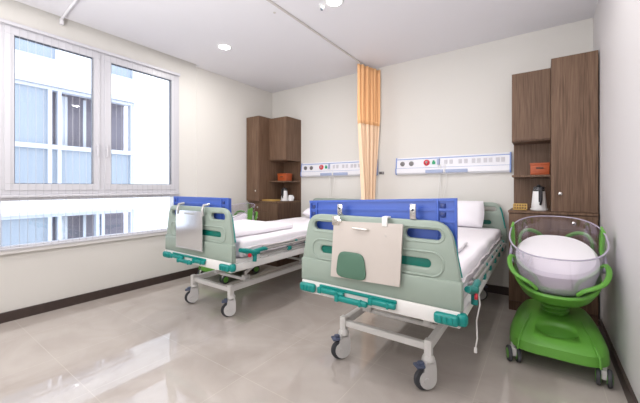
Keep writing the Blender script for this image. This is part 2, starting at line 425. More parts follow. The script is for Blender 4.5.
# tracks
t = thing('curtain_track', 'long pale ceiling curtain track running towards the orange curtain', 'curtain track', (-1.92, 2.0, ZC))
bm = NB(); bx(bm, -0.009, 0.009, -3.2, 1.93, -0.018, 0, 0.004); obj('track', bm, M['alu'], t, False)
bm = NB()
bx(bm, -0.02, 0.02, 1.925, 1.945, -0.03, 0, 0.004); obj('end_cap', bm, M['white'], t, False)
t = thing('curtain_track', 'short pale ceiling track ending above the window at the top left', 'curtain track', (-3.78, 1.035, ZC))
bm = NB(); tube(bm, [(0.03, 0.0, -0.012), (0.2, -0.014, -0.012), (0.9, -0.06, -0.012), (1.8, -0.1, -0.012)], 0.012, n=8); obj('track', bm, M['ceil'], t)
bm = NB(); bx(bm, 0.0, 0.04, -0.012, 0.014, -0.06, -0.0, 0.004); obj('bracket', bm, M['ceil'], t, False)

# ------------------------------------------------------------ curtain
def curtain():
    t = thing('privacy_curtain', 'gathered orange hospital curtain hanging against the back wall between the beds', 'curtain', (-1.862, 3.735, 0))
    def sheet(z0, z1, m, name, n=130, nz=24):
        bm = NB(); rows = []
        for j in range(nz + 1):
            z = z0 + (z1 - z0) * j / nz
            w = 0.185 if z > 2.1 else 0.185 - 0.075 * min(1, (2.1 - z) / 1.2)
            sl = 0.30 if z > 2.1 else 0.30 - 0.1 * min(1, (2.1 - z) / 1.2)
            row = []
            for i in range(n + 1):
                u = i / n; yy = (u - 0.5) * 2 * w
                xx = sl * yy + 0.026 * math.sin(u * 2 * PI * 8.5 + 0.5 * math.sin(z * 1.7)) + 0.010 * math.sin(u * 31 + z)
                row.append(bm.verts.new((xx, yy, z)))
            rows.append(row)
        for A, B in zip(rows, rows[1:]):
            for i in range(n): bm.faces.new((A[i], A[i + 1], B[i + 1], B[i]))
        o = obj(name, bm, m, t)
        md = o.modifiers.new('th', 'SOLIDIFY'); md.thickness = 0.002
        return o
    sheet(0.35, 1.98, M['curt'], 'curtain_panel')
    sheet(1.98, 2.735, M['curtm'], 'mesh_header', nz=12)
    for k in range(7):
        bm = NB(); y = -0.17 + k * 0.056
        tube(bm, [(y * .3, y, 2.751), (y * .3 + 0.005, y + .004, 2.742), (y * .3, y + .008, 2.725)], 0.003, n=6); obj('hook', bm, M['white'], t)
curtain()

# ------------------------------------------------------------ bedhead service panels
def service_panel(x0, x1, label):
    L = x1 - x0; z0 = 1.325
    t = thing('bedhead_service_panel', label, 'service panel', (x0, YB, z0), group='bedhead service panels on the back wall')
    bm = NB()
    prof = [(0, 0), (-0.035, 0.0), (-0.052, 0.02), (-0.052, 0.075), (-0.042, 0.085), (-0.030, 0.195), (-0.022, 0.215), (0, 0.215)]
    loft(bm, [[(x, a, b_) for a, b_ in prof] for x in (0.012, L - 0.012)]); obj('body', bm, M['panel'], t, False)
    for xa in (0, L - 0.014):
        bm = NB(); loft(bm, [[(x, a * 1.08, b_ * 1.02 - 0.002) for a, b_ in prof] for x in (xa, xa + 0.014)]); obj('end_cap', bm, M['pblue'], t, False)
    def face(z): return -0.042 + (z - 0.085) / 0.11 * 0.012
    bm = NB(); bx(bm, 0.012, L - 0.012, face(0.19) - 0.004, face(0.19) + 0.01, 0.188, 0.197); obj('edge_strip', bm, M['pblue'], t, False)
    bm = NB(); bx(bm, 0.012, L - 0.012, -0.050, -0.035, 0.074, 0.082); obj('edge_strip', bm, M['pblue2'], t, False)
    for x in (0.09, 0.205):
        bm = NB(); lathe(bm, [(0.0, -0.022), (0.013, -0.022), (0.016, -0.012), (0.029, -0.010), (0.030, 0.0), (0.030, 0.008)], (x, face(0.135), 0.135), 24, 'Y'); obj('gas_outlet', bm, M['outl'], t)
    bm = NB(); lathe(bm, [(0.0, -0.016), (0.026, -0.016), (0.036, -0.010), (0.038, 0.008)], (0.395, face(0.135), 0.14), 28, 'Y'); rb = obj('call_button', bm, M['red'], t)
    bm = NB(); 
    lathe(bm, [(0.010, -0.0175), (0.010, -0.0165), (0.013, -0.0165), (0.013, -0.0175)], (0.395, face(0.135), 0.146), 16, 'Y')
    bx(bm, 0.393, 0.397, face(0.135) - 0.0175, face(0.135) - 0.016, 0.118, 0.136); obj('emblem', bm, M['white'], rb)
    bm = NB(); bx(bm, 0.462, 0.498, face(0.135) - 0.012, face(0.135) + 0.008, 0.118, 0.150, 0.003); bx(bm, 0.468, 0.488, face(0.135) - 0.012, face(0.135) + 0.008, 0.150, 0.165, 0.003); obj('switch', bm, M['greenb'], t)
    bm = NB(); bx(bm, 0.52, 0.55, face(0.14) - 0.02, face(0.14) + 0.008, 0.11, 0.182, 0.004); obj('handset', bm, M['pblue2'], t)
    xx = [0.60, 0.66, 0.76, 0.82, 0.90, 0.955, 1.02, 1.07, 1.14, 1.19]
    for x in xx:
        if x > L - 0.05: continue
        bm = NB(); bx(bm, x, x + 0.036, face(0.14) - 0.006, face(0.14) + 0.006, 0.115, 0.165, 0.002)
        bx(bm, x + 0.011, x + 0.0145, face(0.14) - 0.008, face(0.14), 0.135, 0.15); bx(bm, x + 0.021, x + 0.0245, face(0.14) - 0.008, face(0.14), 0.135, 0.15); obj('socket', bm, M['socket'], t, False)
    for a, c in ((0.385, 0.59), (0.62, 0.86)):
        bm = NB(); bx(bm, a, c, -0.062, -0.04, 0.012, 0.052, 0.004); obj('accessory_rail', bm, M['pblue2'], t)
    bm = NB(); bx(bm, 0.598, 0.612, -0.068, -0.04, 0.015, 0.058, 0.003); obj('clip', bm, M['white'], t)
    for x, zb, dx in ((0.535, -0.42, 0.01), (0.565, -0.45, -0.006), (0.61, -0.40, 0.02)):
        bm = NB(); pts = [(x + dx * math.sin(k * 0.5), -0.055 + 0.012 * math.sin(k * 0.4), 0.11 + (zb - 0.11) * k / 10) for k in range(11)]
        tube(bm, pts, 0.003, n=6); obj('cord', bm, M['cord'], t)
service_panel(-3.13, -1.83, 'long white bedhead service panel behind the far bed, partly covered by the curtain')
service_panel(-1.556, -0.272, 'long white bedhead service panel above the near bed, beside the tall cupboard')
t = thing('wall_hook', 'small grey metal wall plate just right of the orange curtain', 'wall hook', (-1.77, YB, 1.355))
bm = NB(); bx(bm, -0.035, 0.035, -0.010, 0, -0.018, 0.018, 0.003); obj('plate', bm, M['outl'], t)
bm = NB(); tube(bm, [(0.02, -0.01, 0), (0.02, -0.03, -0.004), (0.02, -0.034, 0.008)], 0.004, n=8); obj('hook', bm, M['metal'], t)

# ------------------------------------------------------------ cupboard units
def knob(parent, x, y, z):
    bm = NB(); lathe(bm, [(0.007, 0.0), (0.006, -0.012), (0.014, -0.018), (0.015, -0.024), (0.009, -0.029), (0, -0.030)], (x, y, z), 20, 'Y'); return obj('knob', bm, M['chrome'], parent)
def tall_cupboard(x0, x1, yf, z0, z1, label, kx):
    t = thing('tall_cupboard', label, 'cupboard', (x0, YB, z0)); w = x1 - x0; d = YB - yf; h = z1 - z0
    bm = NB(); bx(bm, 0, w, -d + 0.02, 0, 0, h, 0.001); obj('body', bm, M['wood'], t, False)
    bm = NB(); bx(bm, 0.001, w - 0.001, -d, -d + 0.018, 0.002, h - 0.002, 0.0015); dr = obj('door', bm, M['wood'], t, False)
    knob(dr, kx - x0, -d, 1.108 - z0)
def wall_cupboard(x0, x1, yf, z0, z1, label):
    t = thing('wall_cupboard', label, 'cupboard', (x0, YB, z0)); w = x1 - x0; d = YB - yf; h = z1 - z0
    bm = NB(); bx(bm, 0, w, -d + 0.02, 0, 0, h, 0.001); obj('body', bm, M['wood'], t, False)
    bm = NB(); bx(bm, 0.001, w - 0.001, -d, -d + 0.018, 0.012, h - 0.002, 0.0015); obj('door', bm, M['wood'], t, False)
def niche(x0, x1, yf, z0, z1, zs, label):
    t = thing('open_shelf', label, 'shelf', (x0, YB, z0)); w = x1 - x0
    bm = NB(); bx(bm, 0, w, -0.018, 0, 0, z1 - z0); obj('back_panel', bm, M['wood'], t, False)
    bm = NB(); bx(bm, 0, w, -(YB - yf), -0.018, zs - z0 - 0.02, zs - z0, 0.001); obj('shelf_board', bm, M['wood'], t, False)
def base_cabinet(x0, x1, yf, ztop, label, split, left):
    t = thing('base_cabinet', label, 'cabinet', (x0, YB, 0)); w = x1 - x0; d = YB - yf
    bm = NB(); bx(bm, 0, w, -d + 0.02, 0, 0, ztop - 0.022); obj('body', bm, M['woodd'], t, False)
    bm = NB(); bx(bm, -0.004, w + 0.0, -d - 0.004, 0, ztop - 0.022, ztop, 0.002); obj('countertop', bm, M['wood'], t, False)
    zz = [0.09, 0.38, 0.66, ztop - 0.14, ztop - 0.03] if True else []
    zz = [0.09, 0.37, 0.61, 0.79, ztop - 0.028]
    a, b_ = (0.004, split - 0.002) if left else (split + 0.002, w - 0.004)
    for z0, z1 in zip(zz, zz[1:]):
        bm = NB(); bx(bm, a, b_, -d, -d + 0.018, z0 + 0.002, z1 - 0.002, 0.0015); dr = obj('drawer', bm, M['wood'], t, False)
        knob(dr, (a + b_) / 2, -d, (z0 + z1) / 2)
    a, b_ = (split + 0.002, w - 0.004) if left else (0.004, split - 0.002)
    bm = NB(); bx(bm, a, b_, -d, -d + 0.018, 0.092, zz[-1] - 0.002, 0.0015); dr = obj('door', bm, M['wood'], t, False)
    knob(dr, a + 0.04 if left else b_ - 0.04, -d, 0.62)
    bm = NB(); bx(bm, 0.004, w - 0.004, -d + 0.004, -d + 0.02, 0.0, 0.088); obj('plinth', bm, M['woodd'], t, False)
# right unit
base_cabinet(-0.265, 0.385, 3.50, 0.945, 'brown wood base cabinet behind the near bassinet in the right corner', 0.325, False)
tall_cupboard(0.063, 0.385, 3.52, 0.946, 2.325, 'tall brown wood cupboard in the right corner by the white wall', 0.128)
wall_cupboard(-0.25, 0.062, 3.655, 1.612, 2.285, 'short brown wood wall cupboard left of the tall cupboard on the right')
niche(-0.25, 0.062, 3.655, 0.946, 1.611, 1.285, 'open brown wood shelf holding the orange box in the right unit')
# left unit
XL2 = XL + 0.019
base_cabinet(XL2, -3.16, 3.395, 0.95, 'brown wood base cabinet with drawers in the far left corner', 0.46, True)
tall_cupboard(XL2, -3.512, 3.36, 0.951, 2.25, 'tall brown wood cupboard in the far left corner against the window wall', -3.556)
wall_cupboard(-3.511, -3.16, 3.59, 1.572, 2.238, 'short brown wood wall cupboard right of the tall cupboard in the far corner')
niche(-3.511, -3.16, 3.59, 0.951, 1.571, 1.262, 'open brown wood shelf in the far left cupboard unit')

# cupboard contents
def storage_box(x0, x1, y0, y1, z, h, label):
    t = thing('storage_box', label, 'box', ((x0 + x1) / 2, (y0 + y1) / 2, z), group='orange boxes on the open shelves'); w, d = (x1 - x0) / 2, (y1 - y0) / 2
    bm = NB(); bx(bm, -w, w, -d, d, 0, h * 0.82, 0.006); obj('body', bm, M['orange'], t)
    bm = NB(); bx(bm, -w - 0.003, w + 0.003, -d - 0.003, d + 0.003, h * 0.8, h, 0.004); obj('lid', bm, M['orange'], t)
    bm = NB(); bx(bm, -0.03, 0.03, -d - 0.007, -d - 0.001, h * 0.5, h * 0.62, 0.002); obj('handle', bm, M['woodd'], t)
storage_box(-0.098, 0.055, 3.70, 3.83, 1.286, 0.115, 'small orange box on the open shelf of the right cupboard unit')
storage_box(-3.42, -3.24, 3.68, 3.82, 1.263, 0.115, 'small orange box on the open shelf in the far left unit')
def kettle(x, y, z, s, label):
    t = thing('electric_kettle', label, 'kettle', (x, y, z), group='kettles on the counters'); t.scale = (s, s, s); t.rotation_euler = (0, 0, -PI / 2 + 0.2)
    bm = NB(); lathe(bm, [(0.072, 0.0), (0.074, 0.012), (0.068, 0.018), (0, 0.018)], n=32); obj('power_base', bm, M['white'], t)
    bm = NB(); lathe(bm, [(0.062, 0.018), (0.064, 0.03), (0.048, 0.205), (0.045, 0.212), (0, 0.212)], n=36); obj('body', bm, M['white'], t)
    bm = NB(); lathe(bm, [(0.0505, 0.185), (0.049, 0.20), (0.044, 0.226), (0.02, 0.235), (0.012, 0.24), (0.012, 0.25), (0, 0.25)], n=28); obj('lid', bm, M['black'], t)
    bm = NB(); tube(bm, [(0.045, 0.0, 0.205), (0.085, 0, 0.21), (0.098, 0, 0.18), (0.095, 0, 0.11), (0.075, 0, 0.07), (0.058, 0, 0.06)], 0.010, n=10, ry=0.013); obj('handle', bm, M['black'], t)
    bm = NB(); bx(bm, 0.045, 0.062, -0.014, 0.014, 0.08, 0.20, 0.003); obj('water_gauge', bm, M['black'], t)
    bm = NB(); tube(bm, [(-0.04, 0, 0.19), (-0.055, 0, 0.205), (-0.062, 0, 0.208)], [0.018, 0.012, 0.006], n=10); obj('spout', bm, M['steel'], t)
kettle(-0.028, 3.69, 0.946, 0.98, 'white kettle with black lid and black handle on the right unit counter')
kettle(-3.31, 3.72, 0.951, 0.86, 'slim white kettle on the far left unit counter')
def cup(x, y, z, label):
    t = thing('cup', label, 'cup', (x, y, z))
    bm = NB(); lathe(bm, [(0, 0.002), (0.04, 0.0), (0.046, 0.005), (0.044, 0.04), (0.036, 0.082), (0.032, 0.088), (0, 0.09)], n=28); obj('body', bm, M['white'], t)
    bm = NB(); tube(bm, [(0.04, 0, 0.07), (0.06, 0, 0.062), (0.062, 0, 0.035), (0.043, 0, 0.025)], 0.005, n=8); obj('handle', bm, M['white'], t)
cup(-3.205, 3.75, 0.951, 'squat white jug beside the slim white kettle in the far left unit')
def wire_rack(x0, x1, y0, y1, z, h, label, n=6):
    t = thing('cup_rack', label, 'rack', ((x0 + x1) / 2, (y0 + y1) / 2, z)); w, d = (x1 - x0) / 2, (y1 - y0) / 2; r = 0.0032
    for hh in (r, h * 0.55, h):
        bm = NB(); tube(bm, [(-w, -d, hh), (w, -d, hh), (w, d, hh), (-w, d, hh)], r, closed=True, n=6); obj('hoop', bm, M['gold'], t)
    for k in range(n):
        x = -w + 2 * w * k / (n - 1)
        for y in (-d, d):
            bm = NB(); cyl(bm, (x, y, r), (x, y, h), r, 6); obj('upright', bm, M['gold'], t)
wire_rack(-0.232, -0.125, 3.60, 3.70, 0.946, 0.055, 'small gold wire cup rack left of the black-lidded kettle')
t = thing('tray', 'thin yellowish wooden tray on the far left unit counter', 'tray', (-3.365, 3.50, 0.951))
bm = NB(); bx(bm, -0.14, 0.10, -0.07, 0.07, 0, 0.008, 0.003); obj('bottom', bm, M['gold'], t)
bm = NB(); tube(bm, [(-0.14, -0.07, 0.016), (0.10, -0.07, 0.016), (0.10, 0.07, 0.016), (-0.14, 0.07, 0.016)], 0.008, closed=True, n=8); obj('rim', bm, M['gold'], t)

# ------------------------------------------------------------ hospital beds
def outline(hw, zb, zsh, zt, r_in):
    """footboard silhouette: lower block, sloping sides, round shoulders"""
    R = []
    R += [(hw, zb), (hw, zsh - 0.012), (hw - 0.012, zsh)]
    a = Vector((hw - 0.008, zsh)); b_ = Vector((hw - 0.040, zt - 0.095))
    R += [tuple(a + (b_ - a) * k / 4) for k in range(5)]
    c = (hw - 0.205, zt - 0.115)
    pts = []
    p0, p1, p2 = Vector(b_), Vector((hw - 0.056, zt + 0.004)), Vector((hw - 0.155, zt))
    for k in range(1, 9):
        u = k / 8; pts.append(tuple(p0 * (1 - u) ** 2 + p1 * 2 * u * (1 - u) + p2 * u * u))
    R += pts
    return R + [(-x, z) for x, z in reversed(R)]
def board(t, name, y0, y1, ztop, front):
    hw = 0.482; zb, zsh = 0.575, 0.722
    L = outline(hw, zb, zsh, ztop, 0)
    s1 = [rrect(0.205, 0.385, ztop - 0.095, ztop - 0.045, 0.024), rrect(-0.385, -0.205, ztop - 0.095, ztop - 0.045, 0.024)]
    s2 = [rrect(-0.335, 0.335, ztop - 0.238, ztop - 0.192, 0.022)]
    o = plate2d(name, [L] + [list(reversed(s)) for s in s1 + s2], y0, y1, 0.007, M['sage'], t)
    f = -1 if front else 1; yy = y0 if front else y1
    bm = NB()
    def path(x0, x1, z0, z1, r): return [(x, yy, z) for x, z in rrect(x0, x1, z0, z1, r, 8)]
    tube(bm, path(-0.395, 0.395, ztop - 0.275, ztop - 0.155, 0.055), 0.006, closed=True, n=8)
    for sx in (-1, 1):
        a, b_ = sorted((sx * 0.185, sx * 0.40)); tube(bm, path(a, b_, ztop - 0.108, ztop - 0.032, 0.036), 0.004, closed=True, n=8)
    obj('moulding', bm, M['sage'], o)
    bm = NB(); ya, yb = sorted((yy + f * 0.010, yy - f * 0.012))
    bx(bm, -hw + 0.001, hw - 0.001, ya, yb, zb + 0.002, zsh - 0.004, 0.008); obj('lower_panel', bm, M['sage'], o)
    bm = NB(); yc = (y0 + y1) / 2; bx(bm, -0.345, 0.345, yc - 0.004, yc + 0.006, ztop - 0.245, ztop - 0.185, 0.002); obj('handle_insert', bm, M['tealins'], o)
    for sx in (-1, 1):
        bm = NB(); tube(bm, [(sx * (hw - 0.012), y1 if front else y0, zsh + 0.01), (sx * (hw - 0.044), y1 if front else y0, ztop - 0.10), (sx * (hw - 0.062), y1 if front else y0, ztop - 0.05)], 0.007, n=8); obj('edge_trim', bm, M['teal'], o)
    return o
def caster(t, x, y, ang):
    e = bpy.data.objects.new('caster', None)
    bm = NB(); cyl(bm, (0, 0, 0.175), (0, 0, 0.265), 0.022, 20)
    lathe(bm, [(0.034, 0.165), (0.036, 0.18), (0.026, 0.20), (0.0, 0.20)], n=24)
    o = obj('caster', bm, M['frame'], t, loc=(x, y, 0)); o.rotation_euler = (0, 0, ang)
    C.objects  # caster stem carries the rest
    bpy.data.objects.remove(e)
    off = 0.028
    for s in (-1, 1):
        bm = NB(); pts = []
        for k in range(25):
            a = -0.35 * PI + 2 * PI * 0.80 * k / 24 
            pts.append((off + 0.052 * math.cos(a), 0.066 + 0.052 * math.sin(a)))
        pts = [(off - 0.014 + 0.052 * math.cos(a), 0.064 + 0.052 * math.sin(a)) for a in [PI * (-1.02 + 1.35 * k / 20) for k in range(21)]] + [(0.028, 0.175), (-0.030, 0.175), (-0.038, 0.12)]
        y0 = s * 0.016; y1 = s * 0.026
        loft(bm, [[(px, y0, pz) for px, pz in pts], [(px, y1, pz) for px, pz in pts]])
        obj('fork', bm, M['wheelw'], o)
    bm = NB(); bx(bm, -0.030, 0.032, -0.026, 0.026, 0.142, 0.178, 0.008); obj('fork_crown', bm, M['wheelw'], o)
    bm = NB(); lathe(bm, [(0.045, -0.014), (0.060, -0.013), (0.0635, -0.006), (0.0635, 0.006), (0.060, 0.013), (0.045, 0.014)], (off, 0, 0.0635), 32, 'Y'); obj('tyre', bm, M['tyre'], o)
    bm = NB(); lathe(bm, [(0.014, -0.030), (0.016, -0.026), (0.016, 0.026), (0.014, 0.030)], (off, 0, 0.0635), 18, 'Y'); obj('hub', bm, M['wheelw'], o)
    bm = NB(); bx(bm, 0.034, 0.085, -0.028, 0.028, 0.134, 0.150, 0.005); bx(bm, 0.034, 0.066, -0.016, 0.016, 0.13, 0.165, 0.006); obj('brake_pedal', bm, M['pedal'], o)
    return o
LEN = 2.28
def hospital_bed(cx, y, label, off, cpos, cable=False):
    t = thing('hospital_bed', label, 'bed', (cx, y, 0), group='adjustable hospital beds')
    # boards
    board(t, 'footboard', 0.0, 0.034, 1.0, True)
    board(t, 'headboard', LEN - 0.034, LEN, 1.0, False)
    # end rails and corner bumpers
    for yy, f in ((-0.012, -1), (LEN - 0.04, 1)):
        bm = NB(); bx(bm, -0.474, 0.474, yy, yy + 0.052, 0.50, 0.578, 0.006); obj('end_rail', bm, M['frame'], t)
        ye = yy if f < 0 else yy + 0.052
        for sx in (-1, 1):
            bm = NB()
            bx(bm, sx * 0.415 - 0.058, sx * 0.415 + 0.058, ye + f * 0.014 - 0.018, ye + f * 0.014 + 0.018, 0.512, 0.567, 0.0175, 4)
            for q in (-0.025, 0, 0.025): bx(bm, sx * 0.415 + q - 0.007, sx * 0.415 + q + 0.007, ye + f * 0.033 - 0.004, ye + f * 0.033 + 0.002, 0.524, 0.556, 0.002)
            if f < 0 and sx > 0: lathe(bm, [(0.0, -0.030), (0.020, -0.027), (0.027, -0.014), (0.027, 0.014), (0.020, 0.027), (0.0, 0.030)], (sx * 0.480, ye - f * 0.012, 0.543), 24)
            obj('corner_bumper', bm, M['teal'], t)
    # folded cranks on the foot rail
    for x0, x1 in ((-0.335, -0.15), (-0.20, 0.01), (0.005, 0.165)):
        bm = NB(); z = 0.542; yy = -0.030 if x0 != -0.20 else -0.048; zz = z if x0 != -0.20 else z - 0.018
        bx(bm, x0, x1, yy - 0.013, yy + 0.013, zz - 0.016, zz + 0.016, 0.010, 3)
        bx(bm, x0 + 0.004, x0 + 0.03, yy - 0.018, yy + 0.02, zz - 0.019, zz + 0.019, 0.006)
        bx(bm, x1 - 0.05, x1 - 0.036, yy - 0.016, yy + 0.012, zz - 0.018, zz + 0.018, 0.003)
        obj('crank_handle', bm, M['teal'], t)
    bm = NB(); bx(bm, -0.33, 0.165, -0.022, -0.012, 0.552, 0.572, 0.004); obj('crank_bracket', bm, M['teal'], t)
    # bed deck frame
    for sx in (-1, 1):
        bm = NB(); bx(bm, sx * 0.455 - 0.018, sx * 0.455 + 0.018, 0.04, LEN - 0.04, 0.50, 0.556, 0.005); obj('side_frame', bm, M['frame'], t)
    bm = NB(); bx(bm, -0.44, 0.44, 0.05, LEN - 0.05, 0.556, 0.585, 0.004)
    for k in range(6): bx(bm, -0.44, 0.44, 0.2 + k * 0.36, 0.24 + k * 0.36, 0.52, 0.556)
    obj('deck', bm, M['frame'], t, False)
    # collapsed side rails
    for sx in (-1, 1):
        x = sx * 0.477
        rl = None
        bm = NB()
        for z, xo in ((0.655, 0.0), (0.638, 0.016)):
            tube(bm, [(x + sx * xo, 0.32, z), (x + sx * xo, 1.80, z)], 0.009, n=10)
        tube(bm, [(x, 0.30, 0.595), (x, 1.85, 0.595)], 0.008, n=10)
        rl = obj('side_rail', bm, M['metal'], t)
        for k in range(5):
            y0 = 0.72 + k * 0.27
            bm = NB(); tube(bm, [(x, y0 + 0.05, 0.650), (x, y0 + 0.02, 0.645), (x + sx * .004, y0 - 0.03, 0.61), (x, y0 - 0.05, 0.588)], 0.009, n=8); obj('rail_post', bm, M['metal'], rl)
            bm = NB(); bx(bm, x - 0.012, x + 0.018, y0 - 0.075, y0 - 0.03, 0.575, 0.612, 0.006); obj('joint', bm, M['teal'], rl)
            bm = NB(); bx(bm, x - 0.012, x + 0.016, y0 + 0.03, y0 + 0.06, 0.635, 0.662, 0.006); obj('joint', bm, M['teal'], rl)
        bm = NB()
        tube(bm, [(x + sx * 0.016, 0.06, 0.672), (x + sx * 0.022, 0.12, 0.655), (x + sx * 0.022, 0.20, 0.63), (x + sx * 0.02, 0.26, 0.628)], [0.016, 0.022, 0.024, 0.018], n=12)
        tube(bm, [(x + sx * 0.022, 0.20, 0.64), (x + sx * 0.022, 0.31, 0.645), (x + sx * 0.02, 0.35, 0.638)], [0.016, 0.019, 0.014], n=10)
        tube(bm, [(x + sx * 0.022, 0.22, 0.65), (x + sx * 0.022, 0.21, 0.555)], 0.017, n=10)
        lv = obj('release_lever', bm, M['teal'], rl)
        bm = NB(); lathe(bm, [(0.016, 0), (0.015, sx * 0.012), (0, sx * 0.014)], (x + sx * 0.036, 0.14, 0.620), 16, 'X'); obj('red_button', bm, M['red'], lv)['label'] = 'red release button'
    # under frame
    for sx in (-1, 1):
        bm = NB(); bx(bm, off + sx * 0.285 - 0.019, off + sx * 0.285 + 0.019, 0.24, LEN - 0.24, 0.225, 0.275, 0.004); obj('base_rail', bm, M['frame'], t)
    for yy in (0.26, LEN - 0.30):
        bm = NB(); bx(bm, off - 0.30, off + 0.30, yy - 0.015, yy + 0.022, 0.222, 0.262, 0.004); obj('cross_bar', bm, M['frame'], t)
    for yy, yt in ((0.50, 0.78), (LEN - 0.80, LEN - 0.52)):
        for sx in (-1, 1):
            bm = NB(); x = off + sx * 0.21
            tube(bm, [(x, yy, 0.275), (x, yy, 0.33), (x, yt, 0.455), (x, yt, 0.50)], 0.015, n=8); obj('lift_arm', bm, M['frame'], t)
            bm = NB(); bx(bm, x - 0.03, x + 0.03, yt - 0.04, yt + 0.04, 0.46, 0.51, 0.004); obj('arm_bracket', bm, M['frame'], t)
            bm = NB(); bx(bm, x - 0.022, x + 0.022, yy - 0.035, yy + 0.035, 0.265, 0.31, 0.004); obj('arm_bracket', bm, M['frame'], t)
        bm = NB(); cyl(bm, (off - 0.285, yy, 0.262), (off + 0.285, yy, 0.262), 0.015, 12); obj('torsion_bar', bm, M['frame'], t)
    bm = NB(); cyl(bm, (-0.05, 0.05, 0.535), (-0.05, 0.95, 0.44), 0.011, 10); cyl(bm, (0.08, 0.05, 0.535), (0.08, 1.4, 0.48), 0.011, 10); obj('screw_shaft', bm, M['metal'], t)
    for x, yy, a in cpos: caster(t, x, yy, a)
    for sx in (-1, 1):
        bm = NB(); 
        x = off + sx * 0.285; bx(bm, x - 0.021, x + 0.021, 0.235, 0.277, 0.19, 0.285, 0.003); obj('base_foot', bm, M['frame'], t)
        bm = NB(); bx(bm, x - 0.021, x + 0.021, LEN - 0.287, LEN - 0.245, 0.19, 0.285, 0.003); obj('base_foot', bm, M['frame'], t)
    if cable:
        bm = NB(); tube(bm, [(0.505, 0.30, 0.60), (0.512, 0.30, 0.53), (0.50, 0.27, 0.45), (0.505, 0.26, 0.36), (0.495, 0.27, 0.30)], 0.004, n=8); cylp = None
        bx(bm, 0.487, 0.503, 0.265, 0.275, 0.275, 0.305, 0.003); obj('hanging_cord', bm, M['cord'], t)
    return t
B2 = (-0.79, 1.60); B1 = (-2.437, 1.60)
hospital_bed(B2[0], B2[1], 'near hospital bed with green end boards and a cream board hung on its foot', -0.035,
             [(-0.32, 0.255, PI + 0.9), (0.25, 0.255, PI + 0.85), (-0.32, LEN - 0.27, 0.4), (0.25, LEN - 0.27, 0.6)], True)
hospital_bed(B1[0], B1[1], 'far hospital bed near the window with a shiny steel plate hung on its foot', -0.145,
             [(-0.43, 0.265, PI + 0.9), (0.14, 0.265, PI + 0.9), (-0.43, LEN - 0.27, 0.4), (0.14, LEN - 0.27, 0.6)])

def soft_slab(x0, x1, y0, y1, z0, z1, bev, amp, seed, nx=26, ny=50, wob=0.0):
    """cloth covered slab: grid top with ripples, rounded edges"""
    bm = NB(); rnd = random.Random(seed); ph = [rnd.uniform(0, 6.28) for _ in range(8)]
    bx(bm, x0, x1, y0, y1, z0, z1, bev, 3)
    bmesh.ops.subdivide_edges(bm, edges=[e for e in bm.edges if e.calc_length() > 0.25], cuts=24, use_grid_fill=True)
    for v in bm.verts:
        x, y, z = v.co
        d = amp * (math.sin(9 * x + 4 * y + ph[0]) * math.sin(7 * y - 3 * x + ph[1]) + 0.5 * math.sin(23 * y + 11 * x + ph[2]) * math.sin(19 * x + ph[3]))
        if z > (z0 + z1) / 2: v.co.z += d
        v.co.x += wob * math.sin(14 * y + 5 * z + ph[4]) * (1 if x > (x0 + x1) / 2 else -1)
    return bm
def bedding(cx, y, which, group_tag):
    lab = {'near': ('white sheeted mattress on the near bed', 'white pillow propped against the headboard of the near bed', 'folded white blanket lying on the near bed'),
           'far': ('white sheeted mattress on the far bed near the window', 'white pillow at the head of the far bed', 'thick folded white duvet lying on the far bed')}[which]
    t = thing('mattress', lab[0], 'mattress', (cx, y, 0.587), group='bed mattresses')
    bm = soft_slab(-0.438, 0.438, 0.12, 2.20, 0.0, 0.145, 0.028, 0.003, 3, wob=0.004); obj('body', bm, M['sheet'], t)
    bm = NB()
    for sx in (-1, 1):
        pts = []
        for k in range(60):
            yy = 0.14 + k * 2.04 / 59; pts.append((sx * (0.441 + 0.004 * math.sin(k * 0.9)), yy, 0.07 + 0.008 * math.sin(k * 0.37)))
        tube(bm, pts, 0.008, n=6)
        pts = [(p[0], p[1], p[2] - 0.045 + 0.004 * math.sin(i * .5)) for i, p in enumerate(pts)]; tube(bm, pts, 0.007, n=6)
    obj('sheet_fold', bm, M['matt'], t)
    # pillow
    p = thing('pillow', lab[1], 'pillow', (cx - 0.04, y + 2.055, 0.742), group='bed pillows')
    bm = NB(); n = 26
    def sh(u, v):
        e = (1 - abs(u) ** 3.2) * (1 - abs(v) ** 3.2); return 0.075 * max(e, 0) ** 0.45
    for s in (-1, 1):
        rows = [[bm.verts.new((0.33 * u * (1 - 0.05 * v * v), s * sh(u, v) * (1 + 0.08 * math.sin(5 * u + 3 * v)), 0.145 + 0.145 * v)) for u in [(-1 + 2 * i / n) for i in range(n + 1)]] for v in [(-1 + 2 * j / n) for j in range(n + 1)]]
        for A, B in zip(rows, rows[1:]):
            for i in range(n): bm.faces.new((A[i], A[i + 1], B[i + 1], B[i]))
    bmesh.ops.remove_doubles(bm, verts=bm.verts[:], dist=1e-4)
    o = obj('pillow_body', bm, M['sheet'], p)
    p.rotation_euler = (-0.32, 0, 0)
    if which == 'far': p.rotation_euler = (-1.45, 0, 0); p.location = (cx, y + 1.86, 0.80)
    # folded blanket
    if which == 'near': bm = soft_slab(-0.42, 0.34, 0.14, 0.95, 0, 0.026, 0.010, 0.0015, 5, wob=0.006); z = 0.738
    else: bm = soft_slab(-0.43, 0.315, 0.14, 0.92, 0, 0.048, 0.018, 0.003, 8, wob=0.006); z = 0.738
    tag(obj('folded_blanket', bm, M['sheetb'], None, loc=(cx, y, z)), lab[2], 'blanket', 'folded bed linen')
bedding(*B2, 'near', ''); bedding(*B1, 'far', '')

